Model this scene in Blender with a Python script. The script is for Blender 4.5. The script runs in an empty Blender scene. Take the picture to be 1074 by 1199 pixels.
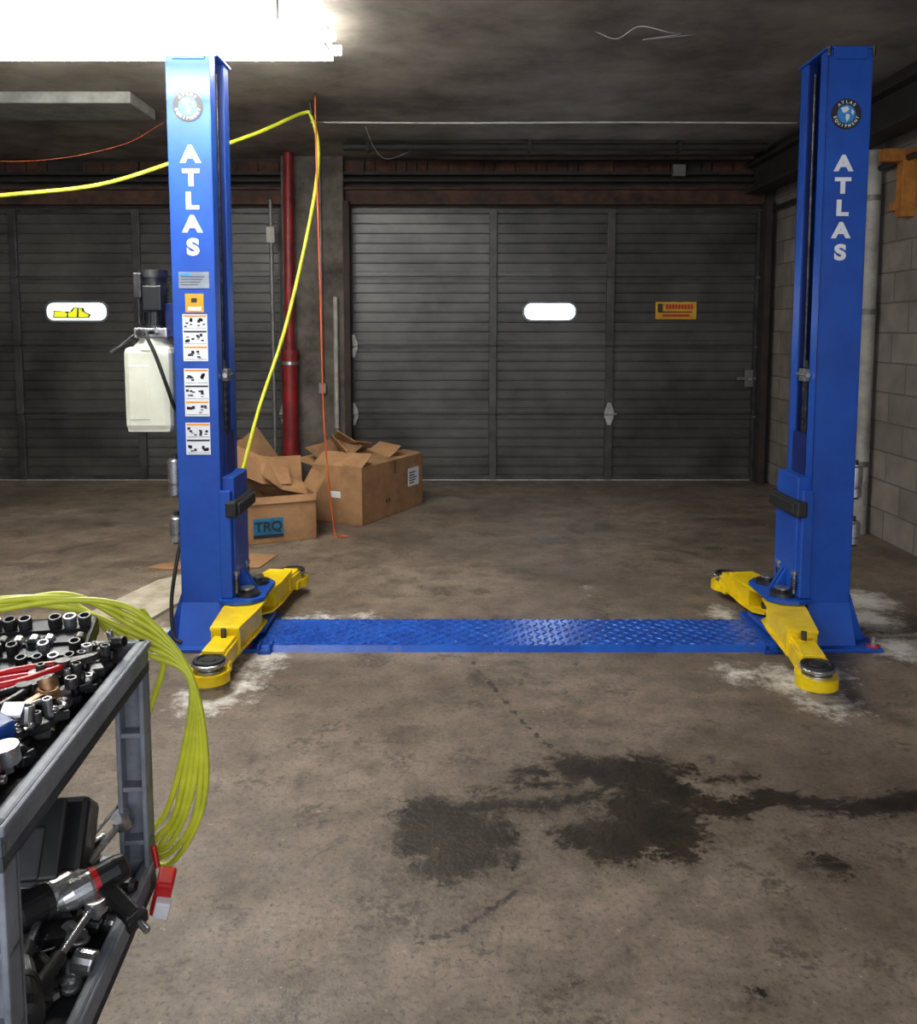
import bpy, bmesh, math, random
from mathutils import Vector, Matrix, Euler, noise
random.seed(7)
S = bpy.context.scene
COL = S.collection
S.view_settings.view_transform = 'Standard'
S.view_settings.look = 'None'
S.view_settings.exposure = 0.0

# ------------------------------------------------------------------ materials
def lin(c):
    r = []
    for k in c:
        k = k / 255.0
        r.append(k / 12.92 if k <= 0.04045 else ((k + 0.055) / 1.055) ** 2.4)
    return (r[0], r[1], r[2], 1.0)

def nd(nt, t, **kw):
    n = nt.nodes.new(t)
    for k, v in kw.items():
        setattr(n, k, v)
    return n

def mat(name, c1, c2=None, rough=0.5, metal=0.0, scale=8.0, detail=4.0, lo=0.35, hi=0.65,
        bump=0.0, bscale=60.0, spec=0.5, emit=None, estr=0.0, trans=0.0, rvar=0.0, sss=0.0):
    m = bpy.data.materials.new(name)
    m.use_nodes = True
    nt = m.node_tree
    b = nt.nodes['Principled BSDF']
    b.inputs['Roughness'].default_value = rough
    b.inputs['Metallic'].default_value = metal
    b.inputs['Specular IOR Level'].default_value = spec
    b.inputs['Transmission Weight'].default_value = trans
    tc = nd(nt, 'ShaderNodeTexCoord')
    if c2 is None:
        c2 = tuple(max(0, int(k * 0.88)) for k in c1)
    n = nd(nt, 'ShaderNodeTexNoise')
    n.inputs['Scale'].default_value = scale
    n.inputs['Detail'].default_value = min(detail, 6)
    n.inputs['Roughness'].default_value = 0.65
    nt.links.new(tc.outputs['Object'], n.inputs['Vector'])
    mr = nd(nt, 'ShaderNodeMapRange')
    mr.inputs['From Min'].default_value = lo
    mr.inputs['From Max'].default_value = hi
    nt.links.new(n.outputs['Fac'], mr.inputs['Value'])
    mx = nd(nt, 'ShaderNodeMix', data_type='RGBA')
    mx.inputs['A'].default_value = lin(c1)
    mx.inputs['B'].default_value = lin(c2)
    nt.links.new(mr.outputs['Result'], mx.inputs['Factor'])
    nt.links.new(mx.outputs['Result'], b.inputs['Base Color'])
    if rvar > 0:
        r2 = nd(nt, 'ShaderNodeMapRange')
        r2.inputs['To Min'].default_value = max(0.02, rough - rvar)
        r2.inputs['To Max'].default_value = min(1.0, rough + rvar)
        nt.links.new(n.outputs['Fac'], r2.inputs['Value'])
        nt.links.new(r2.outputs['Result'], b.inputs['Roughness'])
    if bump > 0:
        n2 = nd(nt, 'ShaderNodeTexNoise')
        n2.inputs['Scale'].default_value = bscale
        n2.inputs['Detail'].default_value = 4
        nt.links.new(tc.outputs['Object'], n2.inputs['Vector'])
        bp = nd(nt, 'ShaderNodeBump')
        bp.inputs['Strength'].default_value = bump
        bp.inputs['Distance'].default_value = 0.01
        nt.links.new(n2.outputs['Fac'], bp.inputs['Height'])
        nt.links.new(bp.outputs['Normal'], b.inputs['Normal'])
    if emit is not None:
        b.inputs['Emission Color'].default_value = lin(emit)
        b.inputs['Emission Strength'].default_value = estr
    return m

M_blue = mat('blue_enamel', (26, 82, 178), (18, 66, 156), rough=0.40, scale=3, rvar=0.08)
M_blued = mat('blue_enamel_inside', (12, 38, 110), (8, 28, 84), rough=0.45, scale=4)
M_plate = mat('blue_tread_plate', (36, 88, 182), (26, 68, 156), rough=0.27, scale=5, rvar=0.08)
M_yel = mat('yellow_enamel', (248, 216, 16), (226, 188, 8), rough=0.38, scale=9, rvar=0.1)
M_black = mat('black_rubber', (22, 22, 24), (34, 33, 32), rough=0.6, scale=20)
M_blackp = mat('black_plastic', (18, 18, 20), (30, 30, 32), rough=0.4, scale=14)
M_steel = mat('bright_steel', (200, 200, 202), (150, 150, 152), rough=0.28, metal=0.85, scale=18, rvar=0.1)
M_dsteel = mat('dark_steel', (92, 92, 94), (54, 52, 50), rough=0.42, metal=0.8, scale=20, rvar=0.1)
M_white = mat('white_vinyl', (238, 240, 244), (226, 228, 232), rough=0.45, scale=5)
M_lblblk = mat('label_print_black', (28, 28, 30), (46, 46, 48), rough=0.5, scale=80)
M_orange = mat('label_orange', (240, 160, 30), (225, 140, 20), rough=0.5)
M_silver = mat('label_silver', (150, 158, 168), (128, 134, 144), rough=0.4, metal=0.3)
M_logob = mat('logo_blue', (60, 150, 215), (40, 120, 190), rough=0.4, scale=40)
M_tank = mat('translucent_poly_tank', (232, 232, 216), (214, 214, 194), rough=0.35, scale=4)
M_card = mat('cardboard', (166, 126, 88), (138, 102, 68), rough=0.85, scale=6)
M_cardd = mat('cardboard_inner', (132, 98, 66), (104, 76, 52), rough=0.9, scale=6)
M_board = mat('pale_board', (190, 182, 164), (160, 148, 128), rough=0.8, scale=9)
M_teal = mat('printed_teal_label', (24, 120, 160), (16, 90, 130), rough=0.5)
M_door = mat('door_painted_steel', (80, 78, 74), (40, 38, 35), rough=0.40, scale=1.6, detail=9, rvar=0.12, bump=0.12, bscale=9)
M_doors = mat('door_stile_steel', (74, 72, 70), (42, 40, 38), rough=0.45, metal=0.2, scale=5, detail=8)
M_hinge = mat('galvanised_hinge', (188, 188, 184), (150, 148, 144), rough=0.4, metal=0.5, scale=22)
M_rust = mat('rusty_steel', (88, 58, 42), (40, 32, 29), rough=0.8, scale=7, detail=9, bump=0.25)
M_jamb = mat('dark_rusty_jamb', (60, 44, 38), (34, 30, 28), rough=0.8, scale=7, detail=9)  # darker rust brown for door trim and the thin ceiling pipe
M_brick = mat('weathered_timber_course', (92, 58, 40), (50, 37, 31), rough=0.9, scale=9, bump=0.3)
M_darkm = mat('near_black_steel', (44, 40, 38), (28, 26, 25), rough=0.7, scale=6)  # near-black steel for header strip, door tracks, pipes and ceiling beam
M_conc = mat('rough_concrete', (106, 98, 90), (56, 51, 47), rough=0.9, scale=4, detail=10, bump=0.5, bscale=18)
M_cwall = mat('dark_concrete', (62, 56, 51), (36, 33, 31), rough=0.9, scale=3, detail=10, bump=0.4, bscale=14)
M_redp = mat('red_painted_pipe', (140, 28, 30), (92, 20, 22), rough=0.5, scale=6, detail=8)
M_pipew = mat('grey_pvc', (176, 172, 164), (140, 136, 128), rough=0.55, scale=6)
M_galv = mat('galvanised_pipe', (132, 130, 128), (104, 100, 98), rough=0.5, metal=0.5)
M_hoseY = mat('yellow_air_hose', (216, 220, 62), (184, 190, 48), rough=0.4, scale=12)
M_cord = mat('orange_cord', (206, 92, 46), (180, 74, 38), rough=0.5)
M_wire = mat('pale_wire', (196, 194, 188), (170, 166, 160), rough=0.5)
M_cart = mat('grey_cart_plastic', (132, 137, 148), (94, 98, 106), rough=0.5, scale=7, detail=9, bump=0.15, bscale=50)
M_cartd = mat('grey_cart_plastic_dark', (60, 62, 66), (40, 40, 44), rough=0.6, scale=9, detail=9)  # darker grey for tray floors, filler slabs and case panel
M_redt = mat('red_tool_plastic', (206, 30, 36), (170, 20, 26), rough=0.35)
M_bluet = mat('blue_tool_box', (28, 70, 150), (20, 50, 110), rough=0.4)
M_bronze = mat('worn_brass', (176, 134, 96), (120, 88, 60), rough=0.4, metal=0.6, scale=20)
M_wood = mat('orange_timber', (186, 122, 46), (150, 92, 34), rough=0.7, scale=12)
M_redw = mat('red_washer', (190, 40, 36), (160, 30, 30), rough=0.5)
M_sign = mat('yellow_sign', (216, 166, 30), (190, 138, 20), rough=0.5, scale=14)
M_fixw = mat('white_fixture_enamel', (235, 235, 230), (220, 220, 215), rough=0.5)
M_duct = mat('painted_duct', (150, 150, 146), (120, 120, 116), rough=0.6)
M_frame = mat('window_frame_alu', (120, 122, 128), (96, 98, 104), rough=0.45, metal=0.3)
M_tube = mat('fluorescent_tube', (255, 255, 250), rough=0.4, emit=(255, 253, 244), estr=54)
M_filltube = mat('added_fill_tube', (255, 255, 250), rough=0.4, emit=(250, 253, 255), estr=130)  # stronger glow for the added lamp that brightens the left post
M_sky = mat('bright_window_pane', (220, 230, 255), rough=0.3, emit=(226, 236, 255), estr=18.0)
M_sky2 = mat('bright_window_pane_soft', (220, 235, 235), rough=0.3, emit=(232, 242, 240), estr=1.3)
M_oy = mat('outdoor_yellow', (220, 220, 40), rough=0.5, emit=(226, 226, 40), estr=.8)

# ------------------------------------------------------------------ builder
def basis(d):
    d = Vector(d).normalized()
    up = Vector((0, 0, 1)) if abs(d.z) < 0.95 else Vector((1, 0, 0))
    x = d.cross(up).normalized()
    y = x.cross(d).normalized()
    return x, y, d

def smooth_path(pts, seg=8, closed=False):
    P = [Vector(p) for p in pts]
    out = []
    n = len(P)
    rng = n if closed else n - 1
    for i in range(rng):
        p0 = P[(i - 1) % n] if (closed or i > 0) else P[0] * 2 - P[1]
        p1 = P[i]; p2 = P[(i + 1) % n]
        p3 = P[(i + 2) % n] if (closed or i + 2 < n) else P[-1] * 2 - P[-2]
        for k in range(seg):
            t = k / seg
            out.append(0.5 * ((2 * p1) + (-p0 + p2) * t + (2 * p0 - 5 * p1 + 4 * p2 - p3) * t * t + (-p0 + 3 * p1 - 3 * p2 + p3) * t ** 3))
    if not closed:
        out.append(P[-1])
    return out

class B:
    def __init__(self, M=None):
        self.v = []; self.f = []; self.mi = []; self.sm = []; self.mats = []
        self.M = M or Matrix.Identity(4)
        self.Ms = []
    def push(self, M):
        self.Ms.append(self.M); self.M = self.M @ M
    def pop(self):
        self.M = self.Ms.pop()
    def add(self, vs, fs, m, smooth=False):
        if m not in self.mats: self.mats.append(m)
        k = self.mats.index(m); o = len(self.v)
        self.v += [self.M @ Vector(p) for p in vs]
        for f in fs:
            self.f.append([o + i for i in f]); self.mi.append(k); self.sm.append(smooth)
    def box(self, c, s, m, rot=(0, 0, 0), bev=0.0):
        bm = bmesh.new(); bmesh.ops.create_cube(bm, size=1)
        bmesh.ops.scale(bm, vec=Vector(s), verts=bm.verts)
        if bev > 0:
            bmesh.ops.bevel(bm, geom=list(bm.edges), offset=bev, segments=2, affect='EDGES', profile=0.5)
        R = Euler(rot).to_matrix().to_4x4(); T = Matrix.Translation(Vector(c)) @ R
        bm.verts.index_update()
        vs = [T @ v.co for v in bm.verts]; fs = [[v.index for v in f.verts] for f in bm.faces]
        bm.free(); self.add(vs, fs, m)
    def bb(self, x0, x1, y0, y1, z0, z1, m, bev=0.0):
        self.box(((x0 + x1) / 2, (y0 + y1) / 2, (z0 + z1) / 2), (abs(x1 - x0), abs(y1 - y0), abs(z1 - z0)), m, bev=bev)
    def cyl(self, p0, p1, r, m, r2=None, n=20, caps=True):
        r2 = r if r2 is None else r2
        p0 = Vector(p0); p1 = Vector(p1); x, y, d = basis(p1 - p0)
        A = [p0 + (x * math.cos(2 * math.pi * i / n) + y * math.sin(2 * math.pi * i / n)) * r for i in range(n)]
        C = [p1 + (x * math.cos(2 * math.pi * i / n) + y * math.sin(2 * math.pi * i / n)) * r2 for i in range(n)]
        self.add(A + C, [[i, (i + 1) % n, n + (i + 1) % n, n + i] for i in range(n)], m, True)
        if caps:
            self.add(A, [list(range(n))[::-1]], m); self.add(C, [list(range(n))], m)
    def lathe(self, prof, m, T=None, n=24):
        T = T or Matrix.Identity(4)
        vs = []
        for r, z in prof:
            for i in range(n):
                a = 2 * math.pi * i / n
                vs.append(T @ Vector((r * math.cos(a), r * math.sin(a), z)))
        fs = []
        for j in range(len(prof) - 1):
            for i in range(n):
                fs.append([j * n + i, j * n + (i + 1) % n, (j + 1) * n + (i + 1) % n, (j + 1) * n + i])
        self.add(vs, fs, m, False)
        self.add(vs[-n:], [list(range(n))], m); self.add(vs[:n], [list(range(n))[::-1]], m)
    def tube(self, pts, r, m, seg=8, n=10, closed=False, sm=True):
        P = smooth_path(pts, seg, closed) if sm else [Vector(p) for p in pts]
        vs = []; N = len(P); prev = None
        for i, p in enumerate(P):
            if closed: d = P[(i + 1) % N] - P[(i - 1) % N]
            else: d = P[min(i + 1, N - 1)] - P[max(i - 1, 0)]
            d.normalize()
            if prev is None: x, y, _ = basis(d)
            else:
                x = (prev - d * prev.dot(d)).normalized(); y = d.cross(x)
            prev = x
            for k in range(n):
                a = 2 * math.pi * k / n
                vs.append(p + (x * math.cos(a) + y * math.sin(a)) * r)
        fs = []
        for i in range(N if closed else N - 1):
            j = (i + 1) % N
            for k in range(n):
                fs.append([i * n + k, i * n + (k + 1) % n, j * n + (k + 1) % n, j * n + k])
        if not closed:
            fs.append(list(range(n))[::-1]); fs.append([(N - 1) * n + k for k in range(n)])
        self.add(vs, fs, m, True)
    def prism(self, poly, z0, z1, m, T=None):
        T = T or Matrix.Identity(4); n = len(poly)
        vs = [T @ Vector((p[0], p[1], z0)) for p in poly] + [T @ Vector((p[0], p[1], z1)) for p in poly]
        fs = [list(range(n))[::-1], [n + i for i in range(n)]] + [[i, (i + 1) % n, n + (i + 1) % n, n + i] for i in range(n)]
        self.add(vs, fs, m)
    def obj(self, name, parent=None, recalc=True, bevel=0.0):
        me = bpy.data.meshes.new(name)
        me.from_pydata([tuple(v) for v in self.v], [], self.f)
        for m in self.mats: me.materials.append(m)
        for i, p in enumerate(me.polygons):
            p.material_index = self.mi[i]; p.use_smooth = self.sm[i]
        if recalc:
            bm = bmesh.new(); bm.from_mesh(me)
            bmesh.ops.recalc_face_normals(bm, faces=bm.faces); bm.to_mesh(me); bm.free()
        me.update()
        o = bpy.data.objects.new(name, me); COL.objects.link(o)
        if parent: o.parent = parent
        if bevel > 0:
            md = o.modifiers.new('bevel', 'BEVEL'); md.width = bevel; md.segments = 2; md.limit_method = 'ANGLE'
        return o

def empty(name):
    e = bpy.data.objects.new(name, None); COL.objects.link(e); e.empty_display_size = 0.1
    return e

def text(body, name, loc, size, m, parent, rot=(math.pi / 2, 0, 0), off=0.0, ext=0.0008, sx=1.0):
    cu = bpy.data.curves.new(name, 'FONT'); cu.body = body; cu.size = size
    cu.align_x = 'CENTER'; cu.align_y = 'CENTER'; cu.offset = off; cu.extrude = ext
    cu.materials.append(m)
    o = bpy.data.objects.new(name, cu); COL.objects.link(o)
    o.location = loc; o.rotation_euler = rot; o.scale = (sx, 1, 1)
    o.parent = parent
    return o

def TR(x, y, z, rz=0, rx=0, ry=0):
    return Matrix.Translation((x, y, z)) @ Euler((rx, ry, rz)).to_matrix().to_4x4()

# ------------------------------------------------------------------ room
YB = 8.57      # back wall
XR = 3.02      # right wall
XL = -6.6
ZC = 3.12      # ceiling

def frange(a, b, s):
    n = max(1, int(round((b - a) / s)))
    return [a + (b - a) * i / n for i in range(n)]

xs = frange(XL, -1.6, 0.25) + frange(-1.6, 2.6, 0.022) + frange(2.6, XR, 0.1) + [XR]
ys = frange(-1.0, 1.1, 0.2) + frange(1.1, 4.8, 0.022) + frange(4.8, YB + 0.4, 0.2) + [YB + 0.4]

def seg_d(px, py, a, b2):
    ax, ay = a; bx, by = b2
    dx, dy = bx - ax, by - ay
    t = max(0, min(1, ((px - ax) * dx + (py - ay) * dy) / (dx * dx + dy * dy + 1e-9)))
    return math.hypot(px - ax - t * dx, py - ay - t * dy)

circ = [(-0.10, 2.58, .09), (0.0, 2.52, .10), (-0.11, 2.44, .09), (0.02, 2.38, .10), (-0.04, 2.3, .07), (0.08, 2.62, .05), (0.07, 2.45, .08),
        (0.42, 2.86, .09), (0.52, 2.83, .11), (0.62, 2.8, .10), (0.7, 2.68, .09), (0.62, 2.52, .13), (0.47, 2.43, .11),
        (0.62, 2.42, .08), (0.36, 2.45, .07), (0.55, 2.62, .08), (0.26, 2.83, .035), (0.2, 2.8, .03), (1.06, 2.31, .03), (1.03, 2.34, .025),
        (0.26, 1.85, .008), (0.68, 1.84, .012)]
caps = [((0.12, 2.64), (0.28, 2.62), .03), ((0.28, 2.62), (0.46, 2.68), .03), ((0.12, 2.62), (0.16, 2.3), .022),
        ((0.7, 2.66), (0.85, 2.60), .055), ((0.85, 2.60), (1.0, 2.67), .04), ((1.0, 2.67), (1.25, 2.60), .04), ((1.25, 2.60), (1.46, 2.64), .05), ((1.46, 2.64), (2.0, 2.55), .07),
        ((0.7, 2.86), (0.85, 2.77), .012), ((0.85, 2.77), (1.0, 2.80), .010), ((0.6, 2.93), (0.8, 2.86), .008), ((0.05, 2.72), (0.4, 2.76), .008)]
crk = [(0.06, 3.92), (0.09, 3.7), (0.16, 3.5), (0.2, 3.35), (0.27, 3.15), (0.34, 3.0), (0.42, 2.9)]
crk2 = [(-0.1, 2.0), (.05, 2.08), (.15, 2.2)]
dustc = [(-1.02, 3.44, .13), (-0.92, 3.55, .08), (-0.84, 4.28, .13), (-0.90, 3.84, .10), (-.7, 4.42, .05), (-1.42, 4.2, .09), (-1.45, 3.9, .07), (1.42, 3.60, .13), (1.48, 3.40, .11), (1.22, 3.68, .07), (1.62, 3.7, .08),
         (2.08, 4.0, .14), (2.12, 4.4, .16), (2.25, 4.7, .16), (1.4, 4.48, .08), (-1.1, 3.8, .05), (-0.5, 4.42, .05), (0.75, 4.9, .03), (2.3, 4.1, .06)]
verts = []; wet = []; dust = []; crack = []
for y in ys:
    for x in xs:
        verts.append((x, y, 0))
        sd = 1.0
        if -0.6 < x < 2.4 and 1.6 < y < 3.2:
            for a, b2, r in circ: sd = min(sd, math.hypot(x - a, y - b2) - r)
            for p, q, r in caps: sd = min(sd, seg_d(x, y, p, q) - r)
        wet.append(sd)
        sd = 1.0
        for a, b2, r in dustc: sd = min(sd, math.hypot(x - a, (y - b2) * 0.8) - r)
        dust.append(sd)
        sd = 1.0
        if -0.4 < x < 0.8 and 1.8 < y < 4.1:
            for i in range(len(crk) - 1): sd = min(sd, seg_d(x, y, crk[i], crk[i + 1]))
            for i in range(len(crk2) - 1): sd = min(sd, seg_d(x, y, crk2[i], crk2[i + 1]))
        crack.append(sd)
nx = len(xs); faces = []
for j in range(len(ys) - 1):
    for i in range(nx - 1):
        a = j * nx + i; faces.append((a, a + 1, a + nx + 1, a + nx))
me = bpy.data.meshes.new('floor'); me.from_pydata(verts, [], faces)
for nm, arr in (('wet', wet), ('dust', dust), ('crack', crack)):
    at = me.attributes.new(nm, 'FLOAT', 'POINT'); at.data.foreach_set('value', arr)
floor = bpy.data.objects.new('floor', me); COL.objects.link(floor)

m = bpy.data.materials.new('oily_concrete_floor'); m.use_nodes = True
nt = m.node_tree; L = nt.links; bs = nt.nodes['Principled BSDF']
tc = nd(nt, 'ShaderNodeTexCoord')
def NZ(scale, detail=6, rough=0.6, dist=0.0):
    n = nd(nt, 'ShaderNodeTexNoise'); n.inputs['Scale'].default_value = scale; n.inputs['Detail'].default_value = min(detail, 7)
    n.inputs['Roughness'].default_value = rough; n.inputs['Distortion'].default_value = dist
    L.new(tc.outputs['Object'], n.inputs['Vector']); return n.outputs['Fac']
def MR(v, a, b_, c=0.0, d=1.0):
    n = nd(nt, 'ShaderNodeMapRange'); n.inputs['From Min'].default_value = a; n.inputs['From Max'].default_value = b_
    n.inputs['To Min'].default_value = c; n.inputs['To Max'].default_value = d
    L.new(v, n.inputs['Value']); return n.outputs['Result']
def MA(op, a, b_):
    n = nd(nt, 'ShaderNodeMath', operation=op)
    for i, q in enumerate((a, b_)):
        if isinstance(q, (int, float)): n.inputs[i].default_value = q
        else: L.new(q, n.inputs[i])
    return n.outputs[0]
def MX(f, a, b_):
    n = nd(nt, 'ShaderNodeMix', data_type='RGBA')
    L.new(f, n.inputs['Factor'])
    for k, q in (('A', a), ('B', b_)):
        if isinstance(q, tuple): n.inputs[k].default_value = lin(q)
        else: L.new(q, n.inputs[k])
    return n.outputs['Result']
def AT(nm):
    n = nd(nt, 'ShaderNodeAttribute', attribute_name=nm); return n.outputs['Fac']
base = MX(MR(NZ(1.1, 6), 0.35, 0.65), (142, 127, 111), (104, 91, 79))
base = MX(MR(NZ(6, 7, 0.75), 0.42, 0.72), base, (80, 68, 57))
base = MX(MR(NZ(2.2, 7, 0.8, 0.6), 0.56, 0.68, 0, 0.85), base, (56, 47, 39))
base = MX(MR(NZ(60, 4, 0.7), 0.52, 0.70, 0, 0.8), base, (52, 44, 37))
base = MX(MR(NZ(26, 5, 0.85), 0.63, 0.69, 0, 0.7), base, (190, 182, 168))
spl = MA('MULTIPLY', MR(NZ(3.2, 6, 0.7), 0.56, 0.61), MR(NZ(40, 4), 0.42, 0.55))
base = MX(MA('MULTIPLY', spl, 0.6), base, (42, 34, 26))
dn = MA('ADD', AT('dust'), MR(NZ(14, 7, 0.8), 0, 1, -0.30, 0.30))
dm = MR(dn, 0.03, -0.11, 0, 0.92)
base = MX(dm, base, (234, 229, 220))
cn = MA('ADD', AT('crack'), MR(NZ(18, 5, 0.7), 0, 1, -0.05, 0.05))
cm = MA('MULTIPLY', MR(MA('ABSOLUTE', cn, 0), 0.001, 0.012, 0.95, 0), MR(AT('crack'), 0.04, 0.07, 1, 0))
base = MX(cm, base, (34, 27, 21))
wn = MA('ADD', AT('wet'), MA('ADD', MR(NZ(22, 7, 0.9), 0.0, 1.0, -0.20, 0.20), MR(NZ(5, 4), 0, 1, -0.05, 0.05)))
wm = MR(wn, 0.012, -0.006)
halo = MR(wn, 0.14, 0.0, 0, 0.4)
base = MX(halo, base, (54, 44, 32))
wetc = MX(MR(NZ(9, 6), 0.35, 0.65), (26, 21, 13), (48, 38, 24))
base = MX(MA('MULTIPLY', wm, 0.97), base, wetc)
L.new(base, bs.inputs['Base Color'])
ro = MR(NZ(4, 6), 0.3, 0.7, 0.42, 0.68)
mxr = nd(nt, 'ShaderNodeMix', data_type='FLOAT')
L.new(wm, mxr.inputs['Factor']); L.new(ro, mxr.inputs['A']); mxr.inputs['B'].default_value = 0.36
L.new(mxr.outputs['Result'], bs.inputs['Roughness'])
bp = nd(nt, 'ShaderNodeBump'); bp.inputs['Strength'].default_value = 0.55; bp.inputs['Distance'].default_value = 0.006
L.new(NZ(45, 5, 0.7), bp.inputs['Height']); L.new(bp.outputs['Normal'], bs.inputs['Normal'])
me.materials.append(m)

M_ceil = mat('painted_ceiling', (156, 148, 138), (98, 91, 84), rough=0.75, scale=1.6, detail=8, bump=0.2, bscale=10)
b = B(); b.bb(XL, XR + .2, -1.0, YB + .3, ZC, ZC + .15, M_ceil); b.obj('ceiling')

def block_mat(name, c1, c2, cm):
    m = bpy.data.materials.new(name); m.use_nodes = True
    nt = m.node_tree; L = nt.links; bs = nt.nodes['Principled BSDF']; bs.inputs['Roughness'].default_value = 0.9
    tc = nd(nt, 'ShaderNodeTexCoord'); sp = nd(nt, 'ShaderNodeSeparateXYZ'); cb = nd(nt, 'ShaderNodeCombineXYZ')
    L.new(tc.outputs['Object'], sp.inputs[0]); L.new(sp.outputs['Y'], cb.inputs['X']); L.new(sp.outputs['Z'], cb.inputs['Y'])
    br = nd(nt, 'ShaderNodeTexBrick'); L.new(cb.outputs[0], br.inputs['Vector'])
    br.inputs['Scale'].default_value = 1.0; br.inputs['Brick Width'].default_value = 0.42; br.inputs['Row Height'].default_value = 0.21
    br.inputs['Mortar Size'].default_value = 0.007; br.inputs['Color1'].default_value = lin(c1); br.inputs['Color2'].default_value = lin(c2)
    br.inputs['Mortar'].default_value = lin(cm); br.inputs['Mortar Smooth'].default_value = 0.3
    n = nd(nt, 'ShaderNodeTexNoise'); n.inputs['Scale'].default_value = 5; n.inputs['Detail'].default_value = 6; L.new(tc.outputs['Object'], n.inputs['Vector'])
    mr = nd(nt, 'ShaderNodeMapRange'); mr.inputs['From Min'].default_value = .35; mr.inputs['From Max'].default_value = .7; mr.inputs['To Max'].default_value = .6
    L.new(n.outputs['Fac'], mr.inputs['Value'])
    mx = nd(nt, 'ShaderNodeMix', data_type='RGBA'); L.new(mr.outputs[0], mx.inputs['Factor']); L.new(br.outputs['Color'], mx.inputs['A']); mx.inputs['B'].default_value = lin((88, 82, 76))
    L.new(mx.outputs['Result'], bs.inputs['Base Color'])
    bp = nd(nt, 'ShaderNodeBump'); bp.inputs['Strength'].default_value = .6; bp.inputs['Distance'].default_value = .01; bp.invert = True
    ad = nd(nt, 'ShaderNodeMath', operation='ADD'); L.new(br.outputs['Fac'], ad.inputs[0]); L.new(n.outputs['Fac'], ad.inputs[1])
    L.new(ad.outputs[0], bp.inputs['Height']); L.new(bp.outputs['Normal'], bs.inputs['Normal'])
    return m
M_block = block_mat('concrete_block', (144, 136, 126), (122, 115, 107), (98, 92, 85))
b = B(); b.bb(XR, XR + .2, -1.0, YB + .3, 0, ZC, M_block); b.obj('wall_right')
b = B(); b.bb(XL - .2, XL, -1.0, YB + .3, 0, ZC, M_block); b.obj('wall_left')

b = B()
b.bb(-1.68, -1.09, YB - .18, YB + .3, 0, ZC, M_conc, 0.01)
b.bb(2.94, XR, YB - .12, YB + .3, 0, ZC, M_cwall)
b.bb(XL, -5.75, YB - .12, YB + .3, 0, ZC, M_cwall)
b.bb(-5.75, -1.68, YB - .02, YB + .3, 2.665, ZC, M_cwall)
b.bb(-1.09, 2.94, YB - .02, YB + .3, 2.665, ZC, M_cwall)
b.obj('wall_back')

b = B()
for x0, x1 in ((-1.09, 2.94), (-5.75, -1.68)):
    b.bb(x0, x1, YB - .12, YB - .02, 2.68, 2.70, M_rust); b.bb(x0, x1, YB - .12, YB - .02, 2.82, 2.84, M_rust)
    b.bb(x0, x1, YB - .06, YB - .02, 2.70, 2.82, M_rust)
    b.bb(x0, x1, YB - .16, YB - .02, 2.95, 2.975, M_darkm)
    x = x0
    while x < x1 - .2:
        w = random.choice((.1, .2, .2, .34)); b.bb(x, x + w - .012, YB - .05 - random.random() * .02, YB - .015, 2.98, 3.09, random.choice((M_brick, M_brick, M_cwall, M_rust))); x += w
    b.cyl((x0, YB - .14, 2.9), (x1, YB - .14, 2.9), .018, M_darkm)
b.bb(2.02, 2.14, YB - .2, YB - .12, 2.93, 3.04, M_galv, .005)
b.obj('header_beam')

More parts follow.
